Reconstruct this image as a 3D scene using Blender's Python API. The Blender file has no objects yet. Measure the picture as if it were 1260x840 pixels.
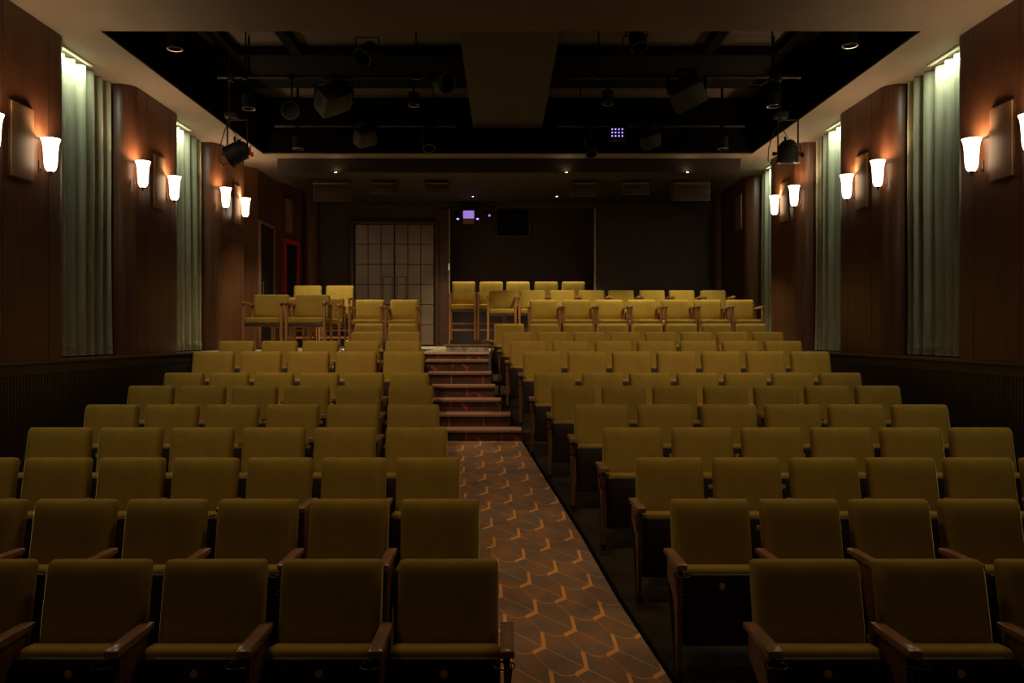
import bpy, bmesh, math, random
from math import sin, cos, pi, radians
from mathutils import Vector, Matrix
random.seed(7)
S = bpy.context.scene
C = S.collection
F = 1040.0; CX = 619.0; CY = 412.0; CAMZ = 1.894     # focal length in px of the 1260 frame, horizon and centre line
WL, WR = -4.33, 4.48                                 # inner faces of the side walls
HC = CAMZ + 2.935                                    # soffit height
YB = 17.4                                            # rear wall
YF = -3.0

def fz(y):                                           # raked floor under the seats
    if y < 9.80: return 0.113 * (y - 3.91)
    return 0.835 + 0.1345 * (y - 10.35)

# ------------------------------------------------------------------ materials
class N:
    def __init__(s, name):
        s.m = bpy.data.materials.new(name); s.m.use_nodes = True
        s.t = s.m.node_tree; s.b = s.t.nodes['Principled BSDF']
        s.tc = None
    def n(s, t, **k):
        o = s.t.nodes.new(t)
        for a, v in k.items(): setattr(o, a, v)
        return o
    def l(s, a, b): s.t.links.new(a, b)
    def obj(s):
        if not s.tc: s.tc = s.n('ShaderNodeTexCoord')
        return s.tc.outputs['Object']
    def val(s, x, sock):
        if isinstance(x, (int, float)): sock.default_value = x
        else: s.l(x, sock)
    def math(s, op, a, b=0.0, c=0.0):
        o = s.n('ShaderNodeMath', operation=op)
        s.val(a, o.inputs[0]); s.val(b, o.inputs[1])
        if op in ('MULTIPLY_ADD',): s.val(c, o.inputs[2])
        return o.outputs[0]
    def noise(s, scale=5, stretch=(1,1,1), detail=3, rough=.5):
        mp = s.n('ShaderNodeMapping'); mp.inputs['Scale'].default_value = stretch
        s.l(s.obj(), mp.inputs['Vector'])
        o = s.n('ShaderNodeTexNoise'); o.inputs['Scale'].default_value = scale
        o.inputs['Detail'].default_value = detail; o.inputs['Roughness'].default_value = rough
        s.l(mp.outputs[0], o.inputs['Vector']); return o.outputs['Fac']
    def ramp(s, fac, stops):
        o = s.n('ShaderNodeValToRGB'); e = o.color_ramp.elements
        while len(e) < len(stops): e.new(.5)
        for i, (p, c) in enumerate(stops):
            e[i].position = p; e[i].color = (*c, 1)
        s.l(fac, o.inputs[0]); return o.outputs[0]
    def bump(s, h, strength=.2, dist=.01):
        o = s.n('ShaderNodeBump'); o.inputs['Strength'].default_value = strength
        o.inputs['Distance'].default_value = dist
        s.l(h, o.inputs['Height']); s.l(o.outputs[0], s.b.inputs['Normal'])
    def set(s, **k):
        for a, v in k.items():
            i = s.b.inputs[a.replace('_', ' ')]
            if isinstance(v, tuple): i.default_value = (*v, 1) if len(v) == 3 else v
            elif isinstance(v, (int, float)): i.default_value = v
            else: s.l(v, i)
        return s

def simple(name, col, rough=.6, metal=0.0, vary=.12, scale=20, stretch=(1,1,1), bump=0, **k):
    m = N(name)
    lo = tuple(c*(1-vary) for c in col); hi = tuple(min(1, c*(1+vary)) for c in col)
    nz = m.noise(scale, stretch)
    m.set(Base_Color=m.ramp(nz, [(.3, lo), (.7, hi)]), Roughness=rough, Metallic=metal, **k)
    if bump: m.bump(nz, bump)
    return m.m

M = {}
v = N('olive_velvet')
nz = v.noise(7, detail=4); fine = v.noise(260, detail=2)
v.set(Base_Color=v.ramp(nz, [(.3, (.30,.195,.034)), (.7, (.365,.245,.044))]), Roughness=.85)
v.b.inputs['Sheen Weight'].default_value = 1.0
v.b.inputs['Sheen Roughness'].default_value = .22
v.b.inputs['Sheen Tint'].default_value = (1,.87,.38,1)
v.b.inputs['Specular IOR Level'].default_value = .15
v.bump(fine, .12, .002); M['velvet'] = v.m
M['wood_panel'] = simple('mahogany_panel', (.098,.037,.017), .38, vary=.28, scale=3.2, stretch=(9,9,.45), bump=.02)
M['wood_pale'] = simple('pale_walnut', (.24,.13,.068), .55, vary=.12, scale=4, stretch=(9,9,.5))
M['wood_arm'] = simple('armrest_wood', (.30,.15,.08), .25, vary=.2, scale=6, stretch=(9,1,9))
M['wood_side'] = simple('side_wood', (.16,.06,.025), .45, vary=.2, scale=6, stretch=(9,9,1))
M['board'] = simple('seat_board', (.018,.007,.005), .5, vary=.2, scale=6, stretch=(1,1,4))
M['shell'] = simple('back_shell', (.06,.024,.014), .4, vary=.2)
M['beech'] = simple('beech_frame', (.34,.15,.055), .42, vary=.15, scale=6, stretch=(6,6,1))
M['black_metal'] = simple('black_metal', (.012,.011,.011), .35, .6)
M['dark_metal'] = simple('fixture_black', (.0045,.004,.004), .6, .0)
M['chrome'] = simple('steel', (.45,.42,.38), .3, 1)
M['brass'] = simple('brass', (.75,.42,.14), .4, .3)
M['red'] = simple('red_paint', (.42,.03,.035), .4)
M['green_plastic'] = simple('green_tape', (.03,.2,.06), .5)
M['wainscot'] = simple('wainscot_black', (.042,.028,.022), .42, vary=.25, scale=3, stretch=(9,9,.5))
M['ledge'] = simple('ledge_wood', (.07,.035,.022), .3)
M['soffit'] = simple('soffit_plaster', (.175,.138,.10), .8, vary=.06, scale=1.5)
M['deck'] = simple('upper_ceiling', (.06,.038,.024), .75, vary=.1, scale=1.5)
M['black'] = simple('flat_black', (.003,.0025,.002), .95, Specular_IOR_Level=.1)
M['rear_low'] = simple('low_ceiling_paint', (.018,.011,.007), .7)
M['rear_wall'] = simple('rear_wall_cloth', (.055,.036,.03), .8, vary=.1, scale=3)
M['alcove'] = simple('alcove_paint', (.05,.032,.027), .8)
M['door'] = simple('bronze_door', (.20,.15,.115), .36, .3, vary=.15, scale=2)
M['groove'] = simple('door_groove', (.02,.014,.01), .7)
M['trimstrip'] = simple('trim_strip', (.30,.22,.16), .4, .4)
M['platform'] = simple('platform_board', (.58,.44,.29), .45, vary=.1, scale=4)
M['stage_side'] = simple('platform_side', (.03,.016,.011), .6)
M['tray'] = simple('mottled_pale', (.34,.31,.26), .5, vary=.7, scale=14)
M['rust'] = simple('rust_top', (.28,.10,.04), .6, vary=.4, scale=20)
M['box'] = simple('speaker_cabinet', (.075,.048,.032), .5)
M['white'] = simple('white_plastic', (.7,.68,.6), .4)
M['cable'] = simple('cable_rubber', (.03,.025,.022), .6)
c = N('curtain_cloth'); cn = c.noise(120); cn2 = c.noise(3, (4,4,.6))
c.set(Base_Color=c.ramp(cn2, [(.3, (.26,.26,.175)), (.7, (.35,.35,.245))]), Roughness=.9)
c.b.inputs['Sheen Weight'].default_value = .25; c.bump(cn, .1, .003); M['curtain'] = c.m
f = N('dark_floor'); fn = f.noise(1.6, detail=6, rough=.65)
f.set(Base_Color=f.ramp(fn, [(.35, (.026,.019,.012)), (.7, (.070,.048,.030))]), Roughness=.95, Specular_IOR_Level=.1); f.bump(f.noise(70), .15, .003)
M['floor'] = f.m
g = N('dark_glass'); g.set(Base_Color=(.01,.01,.012), Roughness=.08); M['glass'] = g.m

def emis(name, col, st):
    m = N(name); nz = m.noise(9)
    m.set(Base_Color=(.6,.5,.4), Roughness=.4, Emission_Color=col, Emission_Strength=st)
    return m.m
M['shade'] = emis('glowing_glass', (1,.72,.44), 5.2)
M['lamp_on'] = emis('lamp_lit', (1,.75,.42), 30)
M['cove'] = emis('led_strip', (.78,1,.62), 6)
M['purple'] = emis('purple_led', (.35,.22,1), 2.2)
M['screen'] = emis('purple_screen', (.28,.16,.62), .9)
M['led_white'] = emis('white_led', (1,.9,.75), 2.5)

# patterned carpet: skewed lattice of thin lines with thick orange hooks
def carpet(name, base_lo, base_hi, up=0.0, hook=(1,.44,.10)):
    k = N(name)
    sp = k.n('ShaderNodeSeparateXYZ'); k.l(k.obj(), sp.inputs[0])
    x = sp.outputs['X']; y = k.math('SUBTRACT', sp.outputs['Y'], k.math('MULTIPLY', sp.outputs['Z'], up))
    x = k.math('SUBTRACT', x, .234); y = k.math('SUBTRACT', y, 4.82)
    # p = a*v1 + b*v2 ; v1=(.22,-.24) v2=(.027,-.45)
    det = .22*-.45 - .027*-.24
    a = k.math('DIVIDE', k.math('SUBTRACT', k.math('MULTIPLY', x, -.45), k.math('MULTIPLY', y, .027)), det)
    b = k.math('DIVIDE', k.math('ADD', k.math('MULTIPLY', y, .22), k.math('MULTIPLY', x, .24)), det)
    fa = k.math('SUBTRACT', k.math('FRACT', k.math('ADD', a, .5)), .5)
    fb = k.math('SUBTRACT', k.math('FRACT', k.math('ADD', b, .5)), .5)
    fbu = k.math('FRACT', b)
    l1 = k.math('LESS_THAN', k.math('ABSOLUTE', fb), .014)
    t = k.math('FRACT', k.math('ADD', a, .33))
    cur = k.math('ADD', .31, k.math('MULTIPLY', k.math('SINE', k.math('MULTIPLY', t, pi)), .24))
    d2 = k.math('SUBTRACT', k.math('FRACT', k.math('ADD', k.math('SUBTRACT', b, cur), .5)), .5)
    l2 = k.math('LESS_THAN', k.math('ABSOLUTE', d2), .014)
    s1 = k.math('MULTIPLY', k.math('LESS_THAN', k.math('ABSOLUTE', k.math('ADD', fa, k.math('MULTIPLY', fb, .08))), .052),
                k.math('MULTIPLY', k.math('GREATER_THAN', fb, -.43), k.math('LESS_THAN', fb, .03)))
    s2 = k.math('MULTIPLY', k.math('LESS_THAN', k.math('ABSOLUTE', k.math('ADD', fb, k.math('MULTIPLY', fa, .94))), .050),
                k.math('MULTIPLY', k.math('GREATER_THAN', fa, -.34), k.math('LESS_THAN', fa, .03)))
    thick = k.math('MAXIMUM', s1, s2); thin = k.math('MAXIMUM', l1, l2)
    n1 = k.noise(5.5, detail=5, rough=.6)
    base = k.ramp(n1, [(.36, base_lo), (.5, tuple((p+q)/2 for p, q in zip(base_lo, base_hi))), (.62, base_hi)])
    m1 = k.n('ShaderNodeMix', data_type='RGBA'); k.l(thin, m1.inputs[0]); k.l(base, m1.inputs[6]); m1.inputs[7].default_value = tuple(q*.72 for q in hook)+(1,)
    m2 = k.n('ShaderNodeMix', data_type='RGBA'); k.l(thick, m2.inputs[0]); k.l(m1.outputs[2], m2.inputs[6]); m2.inputs[7].default_value = (*hook,1)
    k.l(m2.outputs[2], k.b.inputs['Base Color']); k.set(Roughness=.9); k.b.inputs['Sheen Weight'].default_value = .15
    k.bump(k.noise(240), .2, .003)
    return k.m
M['carpet'] = carpet('aisle_carpet', (.22,.16,.11), (.40,.175,.062))
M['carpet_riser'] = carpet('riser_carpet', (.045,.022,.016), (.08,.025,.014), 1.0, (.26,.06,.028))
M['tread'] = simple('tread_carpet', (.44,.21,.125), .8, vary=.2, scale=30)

# ------------------------------------------------------------------ mesh helpers
def bm_new(): return bmesh.new()
def box(bm, x0, x1, y0, y1, z0, z1, bev=0.0, seg=2, rot=None, piv=None):
    r = bmesh.ops.create_cube(bm, size=1)
    vs = r['verts']
    for v in vs:
        v.co = Vector(((x0+x1)/2 + v.co.x*(x1-x0), (y0+y1)/2 + v.co.y*(y1-y0), (z0+z1)/2 + v.co.z*(z1-z0)))
    if bev:
        es = list({e for v in vs for e in v.link_edges})
        r2 = bmesh.ops.bevel(bm, geom=es, offset=bev, segments=seg, affect='EDGES', profile=.5)
        vs = list({v for f in r2['faces'] for v in f.verts} | {v for v in vs if v.is_valid})
    if rot: bmesh.ops.rotate(bm, verts=vs, cent=piv or Vector(((x0+x1)/2,(y0+y1)/2,(z0+z1)/2)), matrix=rot)
    return vs
def prism(bm, pts, axis, a, b, bev=0.0):
    """pts = 2-D outline; axis 'x' -> pts are (y,z); 'y' -> (x,z); 'z' -> (x,y)"""
    def P(p, h): return {'x': (h, p[0], p[1]), 'y': (p[0], h, p[1]), 'z': (p[0], p[1], h)}[axis]
    va = [bm.verts.new(P(p, a)) for p in pts]; vb = [bm.verts.new(P(p, b)) for p in pts]
    n = len(pts); fs = [bm.faces.new(va), bm.faces.new(vb[::-1])]
    for i in range(n): fs.append(bm.faces.new((va[i], vb[i], vb[(i+1)%n], va[(i+1)%n])))
    bmesh.ops.recalc_face_normals(bm, faces=fs)
    if bev:
        es = list({e for f in fs[:2] for e in f.edges})
        bmesh.ops.bevel(bm, geom=es, offset=bev, segments=2, affect='EDGES', profile=.5)
def tube(bm, p0, p1, r0, r1=None, n=12, cap=True):
    p0 = Vector(p0); p1 = Vector(p1); r1 = r0 if r1 is None else r1
    d = p1 - p0; q = d.to_track_quat('Z', 'Y').to_matrix().to_4x4()
    m = Matrix.Translation((p0+p1)/2) @ q
    bmesh.ops.create_cone(bm, cap_ends=cap, segments=n, radius1=r0, radius2=r1, depth=d.length, matrix=m)
def lathe(bm, prof, n=24, cent=(0,0,0), mat=None, cap=False):
    rings = []
    for (r, z) in prof:
        rings.append([bm.verts.new(Vector((cos(2*pi*i/n)*r, sin(2*pi*i/n)*r, z))) for i in range(n)])
    for a, b in zip(rings, rings[1:]):
        for i in range(n): bm.faces.new((a[i], a[(i+1)%n], b[(i+1)%n], b[i]))
    if cap:
        bm.faces.new(rings[0][::-1]); bm.faces.new(rings[-1])
    vs = [v for r in rings for v in r]
    if mat: bmesh.ops.transform(bm, verts=vs, matrix=mat)
    bmesh.ops.translate(bm, verts=vs, vec=cent)
def cushion(bm, hw, z0, z1, T, back, rc=.026, p=5.0, q=.36, n=16):
    hh = (z1-z0)/2; zc = (z0+z1)/2; g = []
    for j in range(n+1):
        v = sin((j/n-.5)*pi); rw = []
        for i in range(n+1):
            u = sin((i/n-.5)*pi)
            x, z = hw*u, hh*v; dx, dz = abs(x)-(hw-rc), abs(z)-(hh-rc)
            if dx > 0 and dz > 0:
                m_ = max(dx, dz)/math.hypot(dx, dz); x = math.copysign(hw-rc+dx*m_, x); z = math.copysign(hh-rc+dz*m_, z)
            d = (max(0, 1-abs(u)**(p*2))*max(0, 1-abs(v)**p))**q
            rw.append(bm.verts.new((x, -T*d, zc+z)))
        g.append(rw)
    for j in range(n):
        for i in range(n): bm.faces.new((g[j][i], g[j][i+1], g[j+1][i+1], g[j+1][i]))
    rim = g[0][:] + [g[j][n] for j in range(1, n+1)] + g[n][n-1::-1] + [g[j][0] for j in range(n-1, 0, -1)]
    bk = [bm.verts.new((v.co.x, back, v.co.z)) for v in rim]; L = len(rim)
    for i in range(L): bm.faces.new((rim[(i+1)%L], rim[i], bk[i], bk[(i+1)%L]))
    bm.faces.new(bk[::-1])
    bmesh.ops.recalc_face_normals(bm, faces=bm.faces)
def path_tube(bm, pts, r, n=8):
    for a, b in zip(pts, pts[1:]): tube(bm, a, b, r, n=n)
def obj(name, bm, mat, parent=None, smooth=True, angle=40):
    me = bpy.data.meshes.new(name); bm.normal_update()
    if smooth:
        for f in bm.faces: f.smooth = True
        for e in bm.edges:
            if len(e.link_faces) == 2 and e.calc_face_angle(0) > radians(angle): e.smooth = False
            elif len(e.link_faces) != 2: e.smooth = False
    bm.to_mesh(me); bm.free(); me.materials.append(M[mat] if isinstance(mat, str) else mat)
    o = bpy.data.objects.new(name, me); C.objects.link(o)
    if parent: o.parent = parent
    return o
def tag(o, label=None, cat=None, group=None, kind=None):
    if label: o['label'] = label
    if cat: o['category'] = cat
    if group: o['group'] = group
    if kind: o['kind'] = kind
    return o
def empty(name, loc=(0,0,0), rz=0):
    o = bpy.data.objects.new(name, None); C.objects.link(o); o.empty_display_size = .1
    o.location = loc; o.rotation_euler = (0,0,rz); return o
def struct(name, bm, mat, smooth=False, **k):
    return tag(obj(name, bm, mat, None, smooth, **k), kind='structure')
CH = {}
def children(o): return [c for c in bpy.data.objects if c.parent == o]
def copy_tree(o, parent=None):
    kids = CH.get(o.name)
    if kids is None: kids = CH[o.name] = children(o)
    c = o.copy(); C.objects.link(c); c.parent = parent
    for k in kids: copy_tree(k, c)
    return c

# ------------------------------------------------------------------ room shell
# raked floor
b = bm_new()
prof = [(YF, fz(YF)), (9.80, fz(9.795)), (9.80, fz(9.80)), (13.75, fz(13.75)), (13.75, -1.3), (YF, -1.3)]
prism(b, prof, 'x', WL-.5, WR+.5)
struct('floor', b, 'floor')
PZ = 1.66
b = bm_new()                                                    # rear platform, wrapping round the left seats
for (x0, x1, y0, y1) in ((WL-.4, -2.25, 11.72, 13.6), (WL-.4, WR+.4, 13.6, YB+.9)):
    box(b, x0, x1, y0, y1, 1.18, PZ-.02)
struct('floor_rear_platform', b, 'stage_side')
b = bm_new()
for (x0, x1, y0, y1) in ((WL, -2.235, 11.70, 13.6), (-3.9, WR, 13.6, YB)): box(b, x0, x1, y0, y1, PZ-.02, PZ)
struct('floor_platform_boards', b, 'platform')
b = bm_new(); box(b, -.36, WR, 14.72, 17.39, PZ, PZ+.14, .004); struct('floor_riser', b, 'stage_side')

# aisle carpet and its dark edge strip
edge = [(1.06,3.2), (.99,3.7), (.874,4.52),(.74,5.44),(.61,6.63),(.415,8.15),(.215,9.74)]
ledge_ = [(e[0]-w, e[1]) for e, w in zip(edge, (1.12,1.1,1.06,1.05,1.02,.97,.95))]
b = bm_new(); r1 = [b.verts.new((x, y, fz(y)+.012)) for x, y in edge]; r2 = [b.verts.new((x, y, fz(y)+.012)) for x, y in ledge_]
lo1 = [b.verts.new((x, y, fz(y)+.001)) for x, y in edge]; lo2 = [b.verts.new((x, y, fz(y)+.001)) for x, y in ledge_]
for i in range(len(edge)-1):
    b.faces.new((r2[i], r1[i], r1[i+1], r2[i+1])); b.faces.new((r1[i], lo1[i], lo1[i+1], r1[i+1])); b.faces.new((lo2[i], r2[i], r2[i+1], lo2[i+1]))
b.faces.new((lo2[0], lo1[0], r1[0], r2[0]))
tag(obj('aisle_carpet', b, 'carpet', smooth=False), 'brown aisle carpet with orange hooked lattice pattern running up to the steps', 'carpet')
b = bm_new()
for (x0, y0), (x1, y1) in zip(edge, edge[1:]):
    p = [(x0+.002,y0),(x0+.03,y0),(x1+.03,y1),(x1+.002,y1)]
    lo = [b.verts.new((x, y, fz(y)+.001)) for x, y in p]; hi = [b.verts.new((x, y, fz(y)+.016)) for x, y in p]
    b.faces.new(hi)
    for i in range(4): b.faces.new((lo[i], lo[(i+1)%4], hi[(i+1)%4], hi[i]))
tag(obj('carpet_edging', b, 'black', smooth=False), 'thin black edging strip along the right side of the aisle carpet', 'edging')

# steps
st = empty('aisle_steps', (0, 9.75, .66)); tag(st, 'flight of carpeted steps with pale nosings at the head of the aisle', 'steps')
Z0 = fz(9.7)
xs = [(-.80,.216), (-.85,.09), (-.885,-.02), (-.91,-.10), (-.98,-.15), (-1.03,-.19)]
for i in range(6):
    y0 = 9.75 + .3*i; z = Z0 + .152*(i+1); x0, x1 = xs[i]
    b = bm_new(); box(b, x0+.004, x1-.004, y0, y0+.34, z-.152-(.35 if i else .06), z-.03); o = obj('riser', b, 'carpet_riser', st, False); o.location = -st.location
    b = bm_new(); box(b, x0, x1, y0-.025, y0+.30, z-.032, z, .008); o = obj('tread', b, 'tread', st); o.location = -st.location
    b = bm_new(); box(b, x0, x1, y0-.030, y0-.020, z-.034, z-.006, .002); o = obj('nosing', b, 'trimstrip', st); o.location = -st.location
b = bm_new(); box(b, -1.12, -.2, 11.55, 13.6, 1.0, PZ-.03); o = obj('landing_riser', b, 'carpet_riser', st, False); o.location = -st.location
b = bm_new(); box(b, -1.13, -.19, 11.52, 13.6, PZ-.03, PZ, .006); o = obj('landing', b, 'platform', st); o.location = -st.location
# low box at the head of the steps
t = empty('low_box', (-.50, 12.0, PZ)); tag(t, 'low pale mottled box with rust coloured top lying at the head of the steps', 'box')
b = bm_new(); box(b, -.30, .29, -.15, .22, 0, .075, .006); obj('box_body', b, 'tray', t)
b = bm_new(); box(b, -.335, .30, -.17, .24, .075, .10, .006); obj('lid', b, 'rust', t)

# side walls: backing wall, curved timber panels, ledge, fluted wainscot
LEDZ = CAMZ - .237
panels = [(-3.0,.15), (1.15,2.6), (3.6,5.5), (6.9,8.45), (9.86,11.38), (12.86,14.3), (15.55,17.4)]
def panel_mesh(s, W, y0, y1, z0, z1, r=.2, near=True, far=True):
    """plan outline of a timber slab with rounded upright ends; s=-1 left, +1 right"""
    pts = []
    out = W + s*.42
    if near:
        pts.append((out, y0 - .0))
        for i in range(9):
            a = i/8*pi/2; pts.append((W + s*r*(1-sin(a)), y0 + r*(1-cos(a))))
    else: pts += [(out, y0), (W, y0)]
    if far:
        for i in range(9):
            a = (1-i/8)*pi/2; pts.append((W + s*r*(1-sin(a)), y1 - r*(1-cos(a))))
        pts.append((out, y1))
    else: pts += [(W, y1), (out, y1)]
    b = bm_new(); prism(b, pts, 'z', z0, z1); return b
wall = {}
for s, W, nm in ((-1, WL, 'left'), (1, WR, 'right')):
    b = bm_new(); x0, x1 = sorted((W + s*.44, W + s*.60)); box(b, x0, x1, YF, YB+.6, -1.3, HC+.05)
    w = wall[s] = struct('wall_'+nm, b, 'wainscot')
    for i, (y0, y1) in enumerate(panels):
        last = i == len(panels)-1
        if last and s < 0: continue
        z0 = (PZ if last else LEDZ-.005)
        obj('timber_panel', panel_mesh(s, W, y0, y1, z0, HC-.003, near=True, far=not last), 'wood_panel', w, angle=30)
    # seams
    b = bm_new()
    for (y0, y1) in panels[2:6]:
        for fr in (.27, .74):
            yy = y0+(y1-y0)*fr; xa, xb = sorted((W - s*.0015, W+s*.01)); box(b, xa, xb, yy-.003, yy+.003, LEDZ, HC-.01)
    obj('panel_seam', b, 'groove', w, False)
    b = bm_new(); x0, x1 = sorted((W - s*.045, W + s*.44)); box(b, x0, x1, YF, 14.9 if s < 0 else 17.0, LEDZ-.035, LEDZ, .006); obj('ledge', b, 'ledge', w)
    b = bm_new(); x0, x1 = sorted((W, W + s*.44)); box(b, x0, x1, YF, 14.9 if s < 0 else YB, -1.3, LEDZ-.036)
    obj('wainscot_board', b, 'wainscot', w, False)
    b = bm_new(); x0, x1 = sorted((W - s*.022, W)); box(b, x0, x1, YF, 13.5, LEDZ-.13, LEDZ-.036, .004)
    y = YF
    while y < 13.5:
        zb = fz(y+.02)+.002
        box(b, x0+.004*(s>0), x1-.004*(s<0), y+.006, y+.040, zb, LEDZ-.131); y += .05
    obj('fluting', b, 'wainscot', w, False)
# left wall behind panel 3: door, plain timber, rounded pilaster
b = bm_new()
prism(b, [(-4.75,14.3),(-4.33,14.92),(-4.33,16.02),(-4.06,17.05),(-4.06,17.4),(-4.75,17.4)], 'z', PZ-.4, HC-.004)
obj('timber_panel', b, 'wood_panel', wall[-1], False)
b = bm_new(); lathe(b, [(.16, PZ), (.16, HC-.02)], 24, (-3.93, 17.24, 0), cap=True); struct('trim_1', b, 'wood_panel', True)
b = bm_new(); lathe(b, [(.13, PZ), (.13, HC-.02)], 24, (4.43, 17.3, 0), cap=True); struct('trim_2', b, 'wood_panel', True)
# side door
b = bm_new(); box(b, -4.345, -4.31, 14.98, 15.86, PZ, 3.88); d = struct('door_1', b, 'board')
for (y0,y1,z0,z1) in ((14.93,14.98,PZ,3.93),(15.86,15.92,PZ,3.93),(14.98,15.86,3.88,3.93)):
    b = bm_new(); box(b, -4.34, -4.285, y0, y1, z0, z1, .004); obj('door_frame', b, 'wood_pale', d)
b = bm_new(); tube(b, (-4.27,15.05,2.5), (-4.27,15.05,2.85), .012); box(b, -4.31,-4.265,15.04,15.06,2.52,2.54); box(b, -4.31,-4.265,15.04,15.06,2.81,2.83); obj('door_handle', b, 'chrome', d)

# ceiling soffit (a frame round the open rigging well)
OX0, OX1, OY0, OY1 = -3.89, 4.04, 8.17, 13.72
b = bm_new()
for (x0,x1,y0,y1) in ((WL,WR,YF,OY0),(WL,OX0,OY0,OY1),(OX1,WR,OY0,OY1),(WL,WR,OY1,YB+1)):
    box(b, x0, x1, y0, y1, HC, HC+.02)
slots = [(5.5, 6.35), (8.45, 9.2), (11.38, 12.1), (14.3, 14.9)]
for x0, x1 in ((WL-.62, WL), (WR, WR+.62)): box(b, x0, x1, YF, YB+1, HC, HC+.02)
struct('ceiling', b, 'soffit')
b = bm_new(); UZ = CAMZ+3.85
for (x0,x1,y0,y1) in ((OX0-.1,OX0,OY0-.1,OY1+.1),(OX1,OX1+.1,OY0-.1,OY1+.1),(OX0,OX1,OY0-.1,OY0),(OX0,OX1,OY1,OY1+.1)):
    box(b, x0+(.006 if x0<OX0 and x1<OX1 else 0), x1-(.006 if x0>OX0 and x1>OX1 else 0), y0, y1, HC+.021, UZ)
struct('ceiling_well_sides', b, 'black')
b = bm_new(); box(b, OX0-.1, OX1+.1, OY0-.1, OY1+.1, UZ, UZ+.1); struct('ceiling_deck', b, 'deck')
for i, (y0, y1, z) in enumerate(((11.25, 12.75, UZ-.13), (8.3, 9.6, UZ-.16))):
    b = bm_new(); box(b, OX0+.005, OX1-.005, y0, y1, z, UZ-.002); struct('ceiling_duct' if i == 0 else 'ceiling_duct.001', b, 'black')
for j, (xa, y0, y1) in enumerate(((-2.75, 10.2, 11.24), (2.72, 10.2, 11.24), (-3.6,10.2,11.24), (3.7,10.2,11.24))):
    b = bm_new(); box(b, xa-.07, xa+.07, 9.65, y1, UZ-.12, UZ-.002); struct('ceiling_batten' + ('' if j == 0 else '.%03d' % j), b, 'black')
b = bm_new(); box(b, -.485, .63, 9.2, OY1-.01, CAMZ+3.35, UZ-.003); struct('ceiling_bulkhead', b, 'rear_low')
b = bm_new(); box(b, -3.75, 3.95, 14.05, YB, CAMZ+2.70, HC-.002); struct('ceiling_rear_drop', b, 'rear_low')

# rear wall with central alcove
b = bm_new()
for (x0, x1) in ((WL-.4, -1.10), (1.90, WR+.4)): box(b, x0, x1, YB, YB+.12, 1.2, HC)
box(b, -1.10, 1.90, YB, YB+.12, CAMZ+2.62, HC)
struct('wall_back', b, 'rear_wall')
b = bm_new(); box(b, -1.3, 2.1, YB+.75, YB+.85, 1.2, HC)
box(b, -1.2, -1.10, YB+.12, YB+.75, 1.2, HC); box(b, 1.90, 2.0, YB+.12, YB+.75, 1.2, HC)
struct('wall_alcove', b, 'alcove')
b = bm_new(); box(b, -1.12, -1.09, YB-.02, YB+.03, PZ, CAMZ+2.6, .004); struct('trim_3', b, 'trimstrip')
b = bm_new(); box(b, 1.87, 1.91, YB-.02, YB+.03, PZ, CAMZ+2.6, .004); struct('trim_4', b, 'trimstrip')
b = bm_new(); box(b, -1.36, -1.13, YB-.015, YB+.01, PZ, CAMZ+2.6, .004); struct('trim_5', b, 'shell')
# double door
DX0, DX1, DZ1 = -3.06, -1.39, 4.17
d = struct('door_2', (lambda b: (box(b, DX0, DX1, YB-.05, YB-.001, PZ, DZ1), b)[1])(bm_new()), 'groove')
mid = (DX0+DX1)/2
for s in (0, 1):
    a = DX0+.03 if s == 0 else mid+.008; e = mid-.008 if s == 0 else DX1-.03
    lf = None
    b = bm_new(); w3 = (e-a)/3
    for r_ in range(6):
        for c_ in range(3):
            z0 = PZ+.03 + r_*.413; z1 = z0+.413
            box(b, a+c_*w3+.007, a+(c_+1)*w3-.007, YB-.078, YB-.05, z0+.006, min(z1-.006, DZ1-.02), .003, 1)
    obj('door_leaf', b, 'door', d, False)
    xh = mid - .14 if s == 0 else mid+.14
    b = bm_new()
    for (x0,x1,z0,z1) in ((xh-.1,xh+.1,3.08,3.095),(xh-.1,xh+.1,2.2,2.215),(xh-.1,xh-.085,2.2,3.095),(xh+.085,xh+.1,2.2,3.095)):
        box(b, x0, x1, YB-.10, YB-.075, z0, z1, .003)
    obj('door_handle', b, 'shell', d)
for (x0,x1,z0,z1) in ((DX0-.07,DX0,PZ,DZ1+.05),(DX1,DX1+.07,PZ,DZ1+.05),(DX0,DX1,DZ1,DZ1+.05)):
    b = bm_new(); box(b, x0, x1, YB-.10, YB-.001, z0, z1, .005); obj('door_frame', b, 'shell', d)
# front wall behind the camera (stage end)
b = bm_new(); box(b, WL-.6, WR+.6, YF-.12, YF, -1.3, HC); struct('wall_front', b, 'rear_wall')
# projection window
wz0, wz1 = CAMZ+2.13, CAMZ+2.72; wx0, wx1 = -.13, .55
b = bm_new(); box(b, wx0, wx1, YB+.72, YB+.749, wz0, wz1); w = struct('window_1', b, 'glass')
for (x0,x1,z0,z1) in ((wx0-.04,wx0,wz0-.04,wz1+.04),(wx1,wx1+.04,wz0-.04,wz1+.04),(wx0,wx1,wz1,wz1+.04),(wx0,wx1,wz0-.04,wz0)):
    b = bm_new(); box(b, x0, x1, YB+.68, YB+.749, z0, z1, .004); obj('window_frame', b, 'box', w)
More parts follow.
